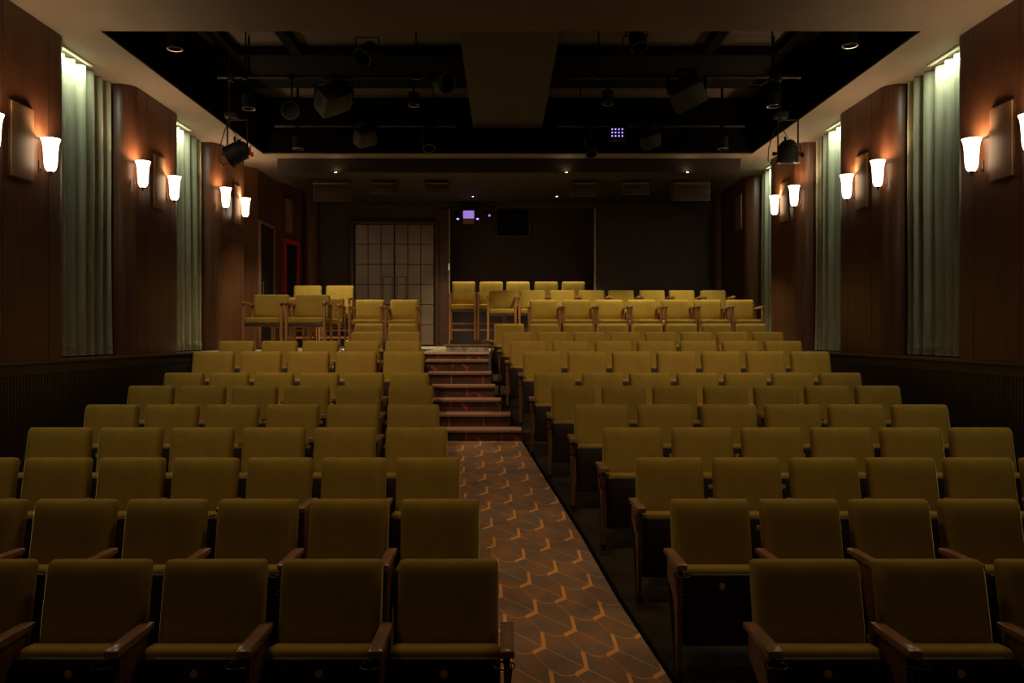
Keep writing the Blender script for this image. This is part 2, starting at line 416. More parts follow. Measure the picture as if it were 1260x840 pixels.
# switch plate and fire cabinet
t = empty('light_switch', (-1.02, YB+.13, CAMZ+1.39)); 
b = bm_new(); box(b, -.08, -.05, -.14, -.128-.02+.16, -.07, .07, .003)
bpy.data.objects.remove(t)
for v_ in b.verts: v_.co += Vector((-1.04, YB-.01, CAMZ+1.39))
tag(obj('light_switch', b, 'white'), 'small white switch plate on the strip beside the double door', 'switch')
def sidewall_x(y): return -4.33 + (y-16.02)*(.27/1.03)
fc = empty('fire_cabinet', (0,0,0)); tag(fc, 'tall red framed glass fire cabinet on the rear left timber wall', 'fire cabinet')
p0 = Vector((sidewall_x(16.30), 16.30, 0)); p1 = Vector((sidewall_x(16.85), 16.85, 0)); u = (p1-p0).normalized(); nrm = Vector((u.y, -u.x, 0))
def cab(name, a0, a1, d0, d1, z0, z1, mat):
    b = bm_new()
    r = bmesh.ops.create_cube(b, size=1)
    for v_ in r['verts']:
        k = v_.co; v_.co = p0 + u*(a0 if k.x < 0 else a1) + nrm*(d0 if k.y < 0 else d1) + Vector((0,0,z0 if k.z < 0 else z1))
    obj(name, b, mat, fc, False)
L_ = (p1-p0).length
cz0, cz1 = CAMZ+.72, CAMZ+1.86
cab('door_glass', .04, L_-.04, .005, .03, cz0+.04, cz1-.04, 'glass')
for (a0,a1,z0,z1) in ((0,.06,cz0,cz1),(L_-.06,L_,cz0,cz1),(.06,L_-.06,cz1-.09,cz1),(.06,L_-.06,cz0,cz0+.05)):
    cab('frame', a0, a1, .003, .06, z0, z1, 'red')

# ------------------------------------------------------------------ folding seats
def make_seat(both=False, side=1):
    """side = +1: standard on the seat's right (as seen by the camera), -1: left"""
    root = empty('theatre_seat')
    th = radians(-12)
    R = Matrix.Rotation(th, 3, 'X')       # lean back: top goes +y
    # back cushion, softly crowned
    b = bm_new(); hw = .240
    zb, zt = .445, .868
    cushion(b, hw, zb, zt, .056, .045)
    for v_ in b.verts: v_.co = R @ (v_.co - Vector((0,0,zb))) + Vector((0,0,zb))
    o = obj('backrest', b, 'velvet', root, angle=60)
    b = bm_new(); box(b, -hw+.01, hw-.01, .046, .066, zb-.20, zt-.02, .008)
    for v_ in b.verts: v_.co = R @ (v_.co - Vector((0,0,zb))) + Vector((0,0,zb))
    obj('back_shell', b, 'shell', root)
    # tipped-up seat
    R2 = Matrix.Rotation(radians(-5), 3, 'X')
    b = bm_new(); box(b, -.250, .250, -.205, -.085, .16, .530, .030, 4)
    for v_ in b.verts: v_.co = R2 @ (v_.co - Vector((0,-.1,.1))) + Vector((0,-.1,.1))
    obj('seat_cushion', b, 'velvet', root, angle=60)
    b = bm_new(); box(b, -.247, .247, -.228, -.200, .12, .497, .010, 3)
    for v_ in b.verts: v_.co = R2 @ (v_.co - Vector((0,-.1,.1))) + Vector((0,-.1,.1))
    bd = obj('seat_board', b, 'board', root)
    bp = Vector((0,-.229,.432)); bp = R2 @ (bp - Vector((0,-.1,.1))) + Vector((0,-.1,.1))
    b = bm_new(); lathe(b, [(.0001,.004),(.007,.004),(.008,.002),(.014,.004),(.017,.003),(.018,-.004)], 20, bp, Matrix.Rotation(radians(90), 4, 'X'))
    obj('number_disc', b, 'brass', bd)
    for sx in ((-1, 1) if both else (side,)):
        x = sx*.2795
        st_ = bm_new()
        prism(st_, [(-.340,.578),(-.05,.578),(-.05,.46),(-.20,.40),(-.262,.30),(-.285,.03),(-.318,.03),(-.325,.30)], 'x', x-.014, x+.014, .003)
        sp = obj('standard', st_, 'wood_side', root)
        b = bm_new(); box(b, x-.018, x+.018, -.36, -.20, 0, .012, .003); tube(b, (x, -.30, .01), (x, -.30, .06), .022, .014)
        tube(b, (x,-.338,.018), (x,-.338,.010), .009); tube(b, (x,-.255,.03), (x,-.06,.45), .016, .014)
        obj('foot', b, 'black_metal', sp)
        b = bm_new()
        prism(b, [(-.385,.579),(-.02,.579),(-.02,.605),(-.30,.613),(-.375,.613),(-.385,.606)], 'x', x-.030, x+.030, .004)
        obj('armrest', b, 'wood_arm', root)
        b = bm_new()
        cy = -.385
        for k in range(20):
            a0 = 2*pi*k/20; a1 = 2*pi*(k+1)/20
            tube(b, (x-.012+.044*cos(a0), cy-.045+.044*sin(a0), .568), (x-.012+.044*cos(a1), cy-.045+.044*sin(a1), .568), .0035, n=6)
            tube(b, (x-.012+.030*cos(a0), cy-.045+.030*sin(a0), .475), (x-.012+.030*cos(a1), cy-.045+.030*sin(a1), .475), .003, n=6)
        for k in range(4):
            a0 = pi/4+k*pi/2
            tube(b, (x-.012+.044*cos(a0), cy-.045+.044*sin(a0), .568), (x-.012+.030*cos(a0), cy-.045+.030*sin(a0), .475), .003, n=6)
        box(b, x-.018, x+.004, cy-.004, cy+.05, .558, .575, .002)
        obj('cup_holder', b, 'black_metal', root)
    return root
protos = {('one', 1): None}
def get_seat(key):
    pass
rows = { # row: left (aisle centre px, spacing px, count), right (...)
 1: ((552,143,5),(990,152,3)), 2: ((542,112,6),(873,110.3,4)), 3: ((527,91,7),(823,95,6)),
 4: ((512.5,87.6,6),(778,85.6,6)), 5: ((508.5,74,6),(740,78.2,6)), 6: ((505.5,63.8,6),(705,62.4,7)),
 7: ((504,55.4,6),(682.5,58.5,7)), 8: ((497,58.4,5),(667,54.9,7)), 9: ((496,50.6,5),(650,52.2,7)),
 10: ((497.5,45.5,2),(636.5,44,8)), 11: ((495.5,41,2),(626.5,42.5,8))}
ROWN = ['', 'front', 'second', 'third', 'fourth', 'fifth', 'sixth', 'seventh', 'eighth', 'ninth', 'tenth', 'eleventh']
ORD = ['', 'first', 'second', 'third', 'fourth', 'fifth', 'sixth', 'seventh', 'eighth']
drops = {1:1.034,2:.933,3:.829,4:.725,5:.620,6:.507,7:.417,8:.199,9:.076,10:-.047,11:-.176}
seat_proto = {}
first_of = {}
for key in (('L', False), ('L', True), ('R', False), ('R', True)):
    # left block: each seat carries the standard on its outer (left) side, the aisle seat both; right block mirrored
    seat_proto[key] = make_seat(both=key[1], side=-1 if key[0] == 'L' else 1)
    first_of[key] = True
CH.update({p.name: children(p) for p in seat_proto.values()})
for r_ in range(1, 12):
    D = (r_+3.25)*.92
    for blk, (c0, spx, n), sg in (('L', rows[r_][0], -1), ('R', rows[r_][1], 1)):
        for k in range(n):
            px = c0 + sg*spx*k
            if r_ == 9 and blk == 'L' and k == 4: px -= 2
            X = (px-CX)/F*D
            key = (blk, k == 0); p = seat_proto[key]
            if first_of[key]: o = p; first_of[key] = False
            else: o = copy_tree(p)
            y = D - .085
            z = CAMZ - drops[r_] - .862
            o.location = (X, y, z)
            sc = spx*D/F/.559
            o.scale = (sc, 1, 1)
            side = 'left' if blk == 'L' else 'right'
            pos = 'aisle end' if k == 0 else ('outer end' if k == n-1 and r_ > 3 else ORD[k+1] + ' from the aisle')
            o['label'] = 'olive velvet tip-up seat, %s, %s row of the %s block' % (pos, ROWN[r_], side)
            o['category'] = 'theatre seat'
            o['group'] = 'olive tip-up seats in raked rows'

# ------------------------------------------------------------------ loose armchairs at the back
def make_chair(name, sh, top, bar):
    root = empty(name)
    w = .245
    R = Matrix.Rotation(radians(-9), 3, 'X')
    zb = sh - .01
    b = bm_new(); cushion(b, .225, zb+.02, top, .050, .03)
    for v_ in b.verts: v_.co = R @ (v_.co - Vector((0,0,zb))) + Vector((0,0,zb))
    obj('backrest', b, 'velvet', root, angle=60)
    b = bm_new(); box(b, -.222, .222, -.44, -.02, sh-.075, sh+.012, .026, 4); obj('seat', b, 'velvet', root, angle=60)
    b = bm_new(); box(b, -.225, .225, -.43, .0, sh-.115, sh-.076, .005); obj('seat_frame', b, 'shell', root)
    az = sh+.20
    for sx in (-1, 1):
        x = sx*.238
        b = bm_new(); prism(b, [(-.45,0),(-.415,0),(-.395,sh-.1),(-.39,az),(-.435,az),(-.440,sh-.1)], 'x', x-.017, x+.017, .003); obj('leg', b, 'beech', root)
        b = bm_new(); prism(b, [(.10,0),(.13,0),(.03,sh),(.055,az+.02),(.015,az+.02),(-.01,sh)], 'x', x-.017, x+.017, .003); obj('leg', b, 'beech', root)
        b = bm_new(); prism(b, [(-.47,az),(.04,az-.015),(.04,az+.012),(-.10,az+.022),(-.44,az+.035),(-.47,az+.025)], 'x', x-.022, x+.022, .005); obj('armrest', b, 'wood_arm', root)
    if bar:
        for z_ in (.17, .30):
            yy = -.42 if z_ < .2 else .07
            b = bm_new(); box(b, -.226, .226, yy-.012, yy+.012, z_, z_+.035, .004); obj('foot_rail', b, 'beech', root)
    return root
base = {'low': make_chair('armchair', .47, .825, False), 'mid': make_chair('armchair', .54, .90, False), 'bar': make_chair('bar_armchair', .66, 1.135, True)}
CH.update({p.name: children(p) for p in base.values()})
usedc = set()
def put_chair(kind, px, D, z, label, group, s=1.0):
    p = base[kind]
    if kind in usedc: o = copy_tree(p)
    else: o = p; usedc.add(kind)
    o.location = ((px-CX)/F*D, D-.06, z); o.scale = (s, 1, 1)
    o['label'] = label; o['category'] = 'armchair'; o['group'] = group
words = ['leftmost', 'second from the left', 'third from the left', 'fourth from the left', 'fifth from the left', 'sixth from the left', 'seventh from the left', 'rightmost']
for k, px in enumerate((668.5,709,749,789.5,830.5,870,910)):
    put_chair('low', px, 14.1, PZ, 'olive armchair with wooden arms, %s of the seven behind the right block' % (words[k] if k < 6 else 'rightmost'), 'front armchairs on the rear platform', 1.02)
for k, px in enumerate((617.5,655,691.5,728,764,802,838.5,877)):
    put_chair('mid', px, 15.2, PZ+.14, 'olive armchair, %s of the eight in the middle rear row' % words[k], 'middle armchairs on the rear platform', 1.01)
for k, px in enumerate((570.5,604.5,637.5,672,706)):
    put_chair('bar', px, 16.4, PZ+.14, 'tall olive bar armchair, %s of five under the projection window' % (words[k] if k < 4 else 'rightmost'), 'tall armchairs along the back wall', 1.0)
for k, px in enumerate((334.5, 385)):
    put_chair('low', px, 12.35, PZ, 'olive armchair on dark legs, %s of the front pair on the left platform' % ('left' if k == 0 else 'right'), 'armchairs on the left platform', 1.12)
for k, px in enumerate((364, 406)):
    put_chair('low', px, 13.35, PZ, ('olive armchair almost hidden between the two front chairs on the left platform' if k == 0 else 'olive armchair half hidden behind the right front chair on the left platform'), 'armchairs on the left platform', 1.0)
for k, px in enumerate((455.5, 498)):
    put_chair('low', px, 14.1, PZ, 'olive armchair before the double door, %s of the pair' % ('left' if k == 0 else 'right'), 'armchairs before the double door', 1.06)
for k, px in enumerate((378.5, 418)):
    put_chair('bar', px, 15.3, PZ, 'tall olive bar armchair by the rear left wall, %s of the pair' % ('left' if k == 0 else 'right'), 'tall armchairs on the left platform', 1.1)

# ------------------------------------------------------------------ sconces, wall plates, curtains, cove lamps
def make_sconce():
    root = empty('wall_sconce')       # origin on the wall face, +x points into the room, z0 = shade centre
    prof = [(.008,-.158),(.028,-.152),(.044,-.135),(.054,-.105),(.058,-.06),(.061,.0),(.065,.06),(.072,.110),(.086,.150),
            (.083,.150),(.069,.110),(.062,.06),(.057,.0),(.054,-.06),(.050,-.103),(.040,-.130),(.024,-.147)]
    b = bm_new(); lathe(b, prof, 32, (.105,0,0)); obj('glass_shade', b, 'shade', root, angle=70)
    b = bm_new(); lathe(b, [(.001,-.195),(.009,-.191),(.012,-.181),(.007,-.172),(.016,-.164),(.026,-.150)], 16, (.105,0,0)); obj('finial', b, 'black_metal', root)
    b = bm_new(); box(b, 0, .012, -.02, .02, -.16, -.05, .005); tube(b, (.010,0,-.12), (.05,0,-.160), .006); tube(b, (.05,0,-.160), (.105,0,-.168), .006)
    obj('wall_bracket', b, 'shell', root)
    return root
sc0 = make_sconce(); CH[sc0.name] = children(sc0); scn = [0]
def sconce(s, y, z, label, P=1.0):
    o = sc0 if scn[0] == 0 else copy_tree(sc0); scn[0] += 1
    W = WL if s < 0 else WR
    o.location = (W, y, z); o.rotation_euler = (0,0, 0 if s < 0 else pi)
    tag(o, label, 'wall lamp', 'glass shade wall lamps')
    lx = W - s*.125
    l = bpy.data.lights.new('bulb', 'POINT'); l.energy = 14*P; l.color = (1,.70,.42); l.shadow_soft_size = .03
    lo = bpy.data.objects.new('bulb', l); C.objects.link(lo); lo.parent = o; lo.location = (.105, 0, .10)
Z1, Z2, Z3, Z0_ = CAMZ+1.68, CAMZ+1.885, CAMZ+2.09, CAMZ+1.5
for s, nm in ((-1,'left'),(1,'right')):
    W = 4.205 if s < 0 else 4.355
    pos = ((65,190),(178,215),(216.5,231),(279.5,244),(303.5,254)) if s < 0 else ((1193,193),(1078,216),(1040,231),(975.5,244),(951.5,254))
    ys = [W*F/abs(p[0]-CX) for p in pos]
    y0 = W*F/(625 if s < 0 else 645)
    sconce(s, y0, Z1, 'glowing bell-shaped glass wall lamp cut off by the %s edge of the photo' % nm)
    sconce(s, ys[0], Z1, 'glowing bell-shaped glass wall lamp beside the first curtain, %s wall' % nm)
    sconce(s, ys[1], Z2, 'glowing bell-shaped wall lamp, nearer of the middle pair on the %s wall' % nm)
    sconce(s, ys[2], Z2, 'glowing bell-shaped wall lamp, farther of the middle pair on the %s wall' % nm)
    sconce(s, ys[3], Z3, 'glowing bell-shaped wall lamp, nearer of the far pair on the %s wall' % nm)
    sconce(s, ys[4], Z3, 'glowing bell-shaped wall lamp, farther of the far pair on the %s wall' % nm)
    Wf = WL if s < 0 else WR
    # wall plates (pale veneered speaker covers)
    for (pa, pb, zc, h, lab) in (
        ((11,38.5) if s < 0 else (1248.5,1221), 0, Z1+.05, .66, 'pale veneer plate between the two nearest wall lamps'),
        ((188,201) if s < 0 else (1069,1055), 0, Z2+.02, .66, 'pale veneer plate between the middle pair of lamps'),
        ((287,294.5) if s < 0 else (970,962), 0, Z3+.02, .62, 'pale veneer plate between the far pair of lamps'),
        ((343,349.5) if s < 0 else (913.5,906.5), 0, CAMZ+2.32, .64, 'pale veneer plate high on the rearmost panel')):
        ya = abs(Wf)*F/abs(pa[0]-CX); yb = abs(Wf)*F/abs(pa[1]-CX); ya, yb = sorted((ya, yb))
        x0, x1 = sorted((Wf-s*.028, Wf-s*.001))
        if s < 0 and 'rearmost' in lab: x0, x1, ya, yb = -4.24, -4.16, 16.35, 16.62; x0, x1 = -4.22, -4.14
        b = bm_new(); box(b, x0, x1, ya, yb, zc-h/2, zc+h/2, .004)
        e = empty('wall_plate', ((x0+x1)/2, (ya+yb)/2, zc)); tag(e, lab + ', %s wall' % nm, 'wall plate', 'pale veneer wall plates')
        o = obj('veneer_face', b, 'wood_pale', e); o.location = -e.location
        b = bm_new(); xx0, xx1 = sorted((Wf-s*.012, Wf-s*.0))
        if x0 < -4.1 and 'rearmost' in lab and s < 0: xx0, xx1 = x0-.02, x0
        box(b, xx0, xx1, ya-.012, yb+.012, zc-h/2-.012, zc+h/2+.012, .002); o = obj('rim', b, 'shell', e); o.location = -e.location

COVE = 11.0
gaps = [(5.5,6.82,'near the camera'), (8.45,9.8,'nearest visible'), (11.38,12.8,'middle'), (14.3,15.5,'farthest')]
def curtain_mesh(s, W, y0, y1, z0, z1, seed):
    rnd = random.Random(seed); b = bm_new()
    n = 180; nz_ = 26; base_ = W + s*.27
    ph = [rnd.uniform(0, 6.28) for _ in range(5)]
    rowsv = []
    for j in range(nz_+1):
        t = j/nz_; z = z0 + (z1-z0)*t; rw = []
        for i in range(n+1):
            u_ = i/n; y = y0 + (y1-y0)*u_
            yy = y + .012*sin(3*t+ph[0]+u_*9)*(1-t*.7)
            f_ = 2*pi*u_*(y1-y0)/.185
            w_ = sin(f_ + 1.6*sin(u_*6+ph[1]) + .35*sin(2.2*t+ph[2])*(1-t))
            w_ = math.copysign(abs(w_)**.75, w_)
            amp = (.050+.030*u_)*(.8+.3*sin(u_*11+ph[3]))*(.85+.25*(1-t))
            x = base_ + s*amp*w_ + s*.01*sin(5*t+ph[4])*(1-t)
            rw.append(b.verts.new((x, yy, z)))
        rowsv.append(rw)
    for j in range(nz_):
        for i in range(n): b.faces.new((rowsv[j][i], rowsv[j][i+1], rowsv[j+1][i+1], rowsv[j+1][i]))
    bmesh.ops.recalc_face_normals(b, faces=b.faces)
    geo = list(b.faces)
    bmesh.ops.solidify(b, geom=geo, thickness=.004)
    return b
for s, nm in ((-1,'left'),(1,'right')):
    W = WL if s < 0 else WR
    for gi, (y0, y1, wd) in enumerate(gaps):
        if s < 0 and gi == 3: continue
        e = empty('curtain', (W+s*.27, (y0+y1)/2, LEDZ)); tag(e, 'grey-green pleated curtain in the %s recess of the %s wall' % (wd, nm), 'curtain', 'pleated wall curtains')
        o = obj('cloth', curtain_mesh(s, W, y0-.12, y1+.0, LEDZ+.02, HC-.004, gi*7+int(s)), 'curtain', e, angle=80); o.location = -e.location
        o = obj('bottom_hem', curtain_mesh(s, W-s*.004, y0-.12, y1+.0, LEDZ+.015, LEDZ+.15, gi*7+int(s)), 'curtain', e, angle=80); o.location = -e.location
        # LED strip up in the ceiling slot in front of the curtain
        xl = W + s*.15; ys0, ys1 = slots[gi]
        b = bm_new(); x0, x1 = sorted((W+s*.125, W+s*.175)); box(b, x0, x1, ys0, ys1, HC-.016, HC-.001, .002)
        e = tag(obj('cove_lamp', b, 'white'), 'slim bright cove lamp along the top of the %s curtain, %s wall' % (wd, nm), 'cove lamp', 'cove lamps over the curtains')
        l = bpy.data.lights.new('cove_light', 'AREA'); l.shape = 'RECTANGLE'; l.size = .022; l.size_y = ys1-ys0-.06
        l.energy = COVE; l.color = (.88,1,.74)
        lo = bpy.data.objects.new('cove_light', l); C.objects.link(lo)
        lo.location = (xl, (ys0+ys1)/2, HC-.018); lo.rotation_euler = (0, radians(-14*s), 0)

# ------------------------------------------------------------------ rear downlights
spots = [(413,210,13.95,'left, above the double door side'), (697,210,13.95,'middle front'), (846,210,13.95,'right front'), (582,241,16.45,'left of the projector'), (685,241,16.45,'right of the projection window')]
for i, (px, py, D, w_) in enumerate(spots):
    z = CAMZ+2.70; D = 2.70*F/(CY-py) if py > 230 else 13.99
    X = (px-CX)/F*D
    e = empty('downlight', (X, D, z)); tag(e, 'tiny lit recessed downlight in the rear ceiling, ' + w_, 'downlight', 'lit downlights of the rear ceiling')
    b = bm_new(); lathe(b, [(.022,-.004),(.024,-.012),(.045,-.010),(.048,0)], 24); obj('trim_ring', b, 'dark_metal', e)
    b = bm_new(); lathe(b, [(.0001,-.008),(.021,-.008),(.022,-.001)], 20); obj('lens', b, 'lamp_on', e)
    l = bpy.data.lights.new('beam', 'SPOT'); l.energy = 215; l.color = (1,.86,.50); l.spot_size = radians(110 if i == 0 else 84); l.spot_blend = .6; l.shadow_soft_size = .03
    lo = bpy.data.objects.new('beam', l); C.objects.link(lo); lo.parent = e; lo.location = (0,0,-.03)

# ------------------------------------------------------------------ boxes hung under the rear ceiling
for (x0,x1,z0p,z1p,lab) in ((385,430,248,222,'large speaker cabinet, far left under the rear ceiling'),
    (457,489,238,222,'small speaker cabinet, second from the left under the rear ceiling'),(522,552,238,222,'small speaker cabinet just right of the double door top'),
    (703,733,242,222,'small speaker cabinet above the alcove strip'),(767,799,240,222,'small speaker cabinet, second from the right under the rear ceiling'),(828,874,247,220,'large speaker cabinet, far right under the rear ceiling')):
    D = 14.75; X0 = (x0-CX)/F*D; X1 = (x1-CX)/F*D; zt = CAMZ+2.698; zb = CAMZ+(CY-z0p)/F*D
    e = empty('speaker_cabinet', ((X0+X1)/2, D, zt)); tag(e, lab, 'speaker', 'speaker cabinets under the rear ceiling')
    b = bm_new(); prism(b, [(D,zb),(D+.3,zb+.05),(D+.3,zt-.001),(D+.02,zt-.001),(D,zt-.06)], 'x', X0, X1, .004); o = obj('cabinet', b, 'box', e); o.location = -e.location
    b = bm_new(); box(b, X0+.02, X1-.02, D-.012, D-.001, zb+.02, zt-.09, .003); o = obj('grille', b, 'alcove', e); o.location = -e.location
    b = bm_new(); box(b, X0, X1, D-.03, D-.002, zt-.065, zt-.05, .003); o = obj('top_lip', b, 'wood_pale', e); o.location = -e.location

# projector hung in the alcove
D = 17.2; def_x = (577-CX)/F*D
e = empty('projector', (def_x, D, CAMZ+(CY-266)/F*D)); tag(e, 'small hanging projector with glowing purple panel below the rear ceiling', 'projector')
b = bm_new(); box(b, -.20,.20,-.10,.12,-.02,.22,.02); obj('housing', b, 'dark_metal', e)
b = bm_new(); box(b, -.115,.115,-.13,-.10,-.17,.10,.006); obj('front_plate', b, 'wood_pale', e)
b = bm_new(); box(b, -.11,.11,-.136,-.131,-.06,.095); obj('screen', b, 'screen', e)
b = bm_new(); tube(b,(0,0,.2),(0,0,.42),.02); box(b,-.42,.6,-.02,.02,.18,.21); obj('mount', b, 'black_metal', e)
for i, xx in enumerate((-.21, .17, .40)):
    e2 = empty('stage_lamp', (def_x+xx*1.05, D-.05, CAMZ+(CY-270)/F*D+.08)); 
    tag(e2, ('small black lamp with violet glow, left of the projector', 'small black lamp with violet glow, right of the projector', 'round black lamp right of the purple projector')[i], 'stage lamp', 'small lamps round the projector')
    r_ = .055 if i < 2 else .085
    b = bm_new(); lathe(b, [(.001,.12),(r_*.7,.11),(r_,.02),(r_,-.09),(r_*.85,-.09),(r_*.8,0)], 20, (0,0,0), Matrix.Rotation(radians(-30 if i < 2 else -80),4,'X')); obj('lamp_body', b, 'dark_metal', e2)
    b = bm_new(); tube(b,(-r_-.015,0,0),(-r_-.015,0,.16),.007); tube(b,(r_+.015,0,0),(r_+.015,0,.16),.007); tube(b,(-r_-.015,0,.16),(r_+.015,0,.16),.007); obj('yoke', b, 'black_metal', e2)
    b = bm_new(); mt = Matrix.Rotation(radians(-30 if i < 2 else -80),4,'X')
    lathe(b, [(.0005,-.094),(r_*(.5 if i < 2 else .3),-.094)], 16, (0,0,0), mt); obj('lens', b, 'purple' if i < 2 else 'screen', e2)

# ------------------------------------------------------------------ rigging
def pix(px, py, D): return Vector(((px-CX)/F*D, D, CAMZ+(CY-py)/F*D))
def pipe(pa, pb, lab):
    b = bm_new(); tube(b, pa, pb, .024, n=14); d = (pb-pa).normalized()
    for p_ in (pa, pb): tube(b, p_-d*.01, p_+d*.01, .03, n=14)
    e = empty('rigging_pipe', (pa+pb)/2); tag(e, lab, 'pipe', 'rigging pipes in the ceiling well'); o = obj('pipe', b, 'dark_metal', e); o.location = -e.location
    for fr in (.12, .88):
        q = pa.lerp(pb, fr); b = bm_new(); tube(b, q, (q.x, q.y, UZ-.15 if 8.3<q.y<9.6 or 11.25<q.y<12.75 else UZ), .010, n=8); box(b, q.x-.03, q.x+.03, q.y-.03, q.y+.03, q.z-.032, q.z+.032, .004)
        o = obj('hanger', b, 'black_metal', e); o.location = -e.location
ZP = CAMZ+3.22
def pip(y, x0, x1, lab): pipe(Vector((x0, y, ZP)), Vector((x1, y, ZP)), lab)
pip(10.55, -3.55, -.75, 'dark pipe across the left half of the ceiling well, nearer one')
pip(10.55, .85, 3.7, 'dark pipe across the right half of the ceiling well, nearer one')
pip(13.0, -3.5, -.75, 'dark pipe across the left half of the ceiling well, farther one')
pip(13.0, .85, 3.7, 'dark pipe across the right half of the ceiling well, farther one')
def hang(py_y, X, Z, size, lab, kind, aim=(0,0,-1), lit=None):
    """kind: can, par, mover, downcan, grid"""
    e = empty({'can':'stage_spotlight','par':'stage_spotlight','mover':'moving_stage_light','downcan':'can_light','grid':'led_panel_light'}[kind], (X, py_y, Z))
    tag(e, lab, 'stage light', 'stage lights in the ceiling well')
    q = Vector(aim).to_track_quat('-Z','Y').to_matrix().to_4x4(); r = size/2
    top = ZP-Z if kind != 'downcan' else UZ-Z
    if kind == 'mover':
        b = bm_new(); box(b, -r, r, -r*.8, r*.8, -r*.6, r*.6, .03); bmesh.ops.transform(b, verts=b.verts, matrix=q@Matrix.Rotation(.5,4,'Y')); obj('lamp_body', b, 'dark_metal', e)
        b = bm_new(); box(b, -r*.6, r*.6, -r*.5, r*.5, r*.9, r*1.35, .02); obj('base', b, 'dark_metal', e)
        b = bm_new(); box(b, -r*1.15, -r*1.02, -.04, .04, -.04, r*1.0, .01); box(b, r*1.02, r*1.15, -.04, .04, -.04, r*1.0, .01); box(b, -r*1.15, r*1.15, -.04,.04, r*.86, r*1.0,.01); obj('yoke', b, 'black_metal', e)
        y0 = r*1.3
    elif kind == 'grid':
        b = bm_new(); box(b, -r, r, -.05, .03, -r*.9, r*.9, .01); obj('housing', b, 'dark_metal', e)
        for i in range(4):
            for j in range(3):
                b = bm_new(); cx = (-1.5+i)*.052; cz = (-1+j)*.052
                lathe(b, [(.0005,-.002),(.011,-.002),(.012,.004)], 12, (cx,-.052,cz), Matrix.Rotation(radians(-90),4,'X')); obj('led', b, 'purple', e)
        b = bm_new(); tube(b, (-r-.02,0,0), (-r-.02,0,r+.08), .008); tube(b, (r+.02,0,0), (r+.02,0,r+.08), .008); tube(b, (-r-.02,0,r+.08), (r+.02,0,r+.08), .008); obj('yoke', b, 'black_metal', e); y0 = r+.08
    else:
        L = size*1.7 if kind == 'can' else size*1.1
        prof = [(.001, L*.5), (r*.55, L*.48), (r*.7, L*.35), (r*.72, L*.1), (r*.9, 0), (r, -L*.1), (r, -L*.5), (r*.9, -L*.5), (r*.88, -L*.12), (.001, -L*.1)]
        if kind == 'downcan': prof = [(.001, L*.5), (r*.98, L*.5), (r, L*.47), (r, -L*.5), (r*.82, -L*.5), (r*.8, -L*.2), (.001,-L*.15)]
        b = bm_new(); lathe(b, prof, 24, mat=q)
        for k in range(3):
            if kind != 'downcan': lathe(b, [(r*.74, L*(.15+.1*k)), (r*.82, L*(.16+.1*k)), (r*.82, L*(.18+.1*k)), (r*.74, L*(.19+.1*k))], 24, mat=q)
        obj('lamp_body', b, 'dark_metal', e)
        b = bm_new(); lathe(b, [(r*.86,-L*.5-.001),(r*1.02,-L*.5-.004),(r*1.04,-L*.5+.006)], 24, mat=q); obj('lens_ring', b, 'chrome' if kind == 'downcan' else 'dark_metal', e)
        if kind == 'downcan':
            b = bm_new(); lathe(b, [(.001,-L*.3),(r*.78,-L*.3)], 20, mat=q); obj('reflector', b, 'trimstrip', e)
            b = bm_new(); tube(b, (0,0,L*.49), (0,0,top), .014); obj('stem', b, 'black_metal', e); return e
        b = bm_new(); w = r*1.2
        h = r*1.5
        tube(b, (-w,0,0), (-w,0,h), .008); tube(b, (w,0,0), (w,0,h), .008); tube(b, (-w,0,h), (w,0,h), .008)
        tube(b, (-w-.02,0,0), (-r*.9,0,0), .014); tube(b, (w+.02,0,0), (r*.9,0,0), .014)
        obj('yoke', b, 'black_metal', e); y0 = h
    if top > y0:
        b = bm_new(); tube(b, (0,0,y0-.01), (0,0,top-.02), .011); box(b, -.03,.03,-.035,.035, top-.05, top+.035, .006); obj('clamp', b, 'black_metal', e)
    return e
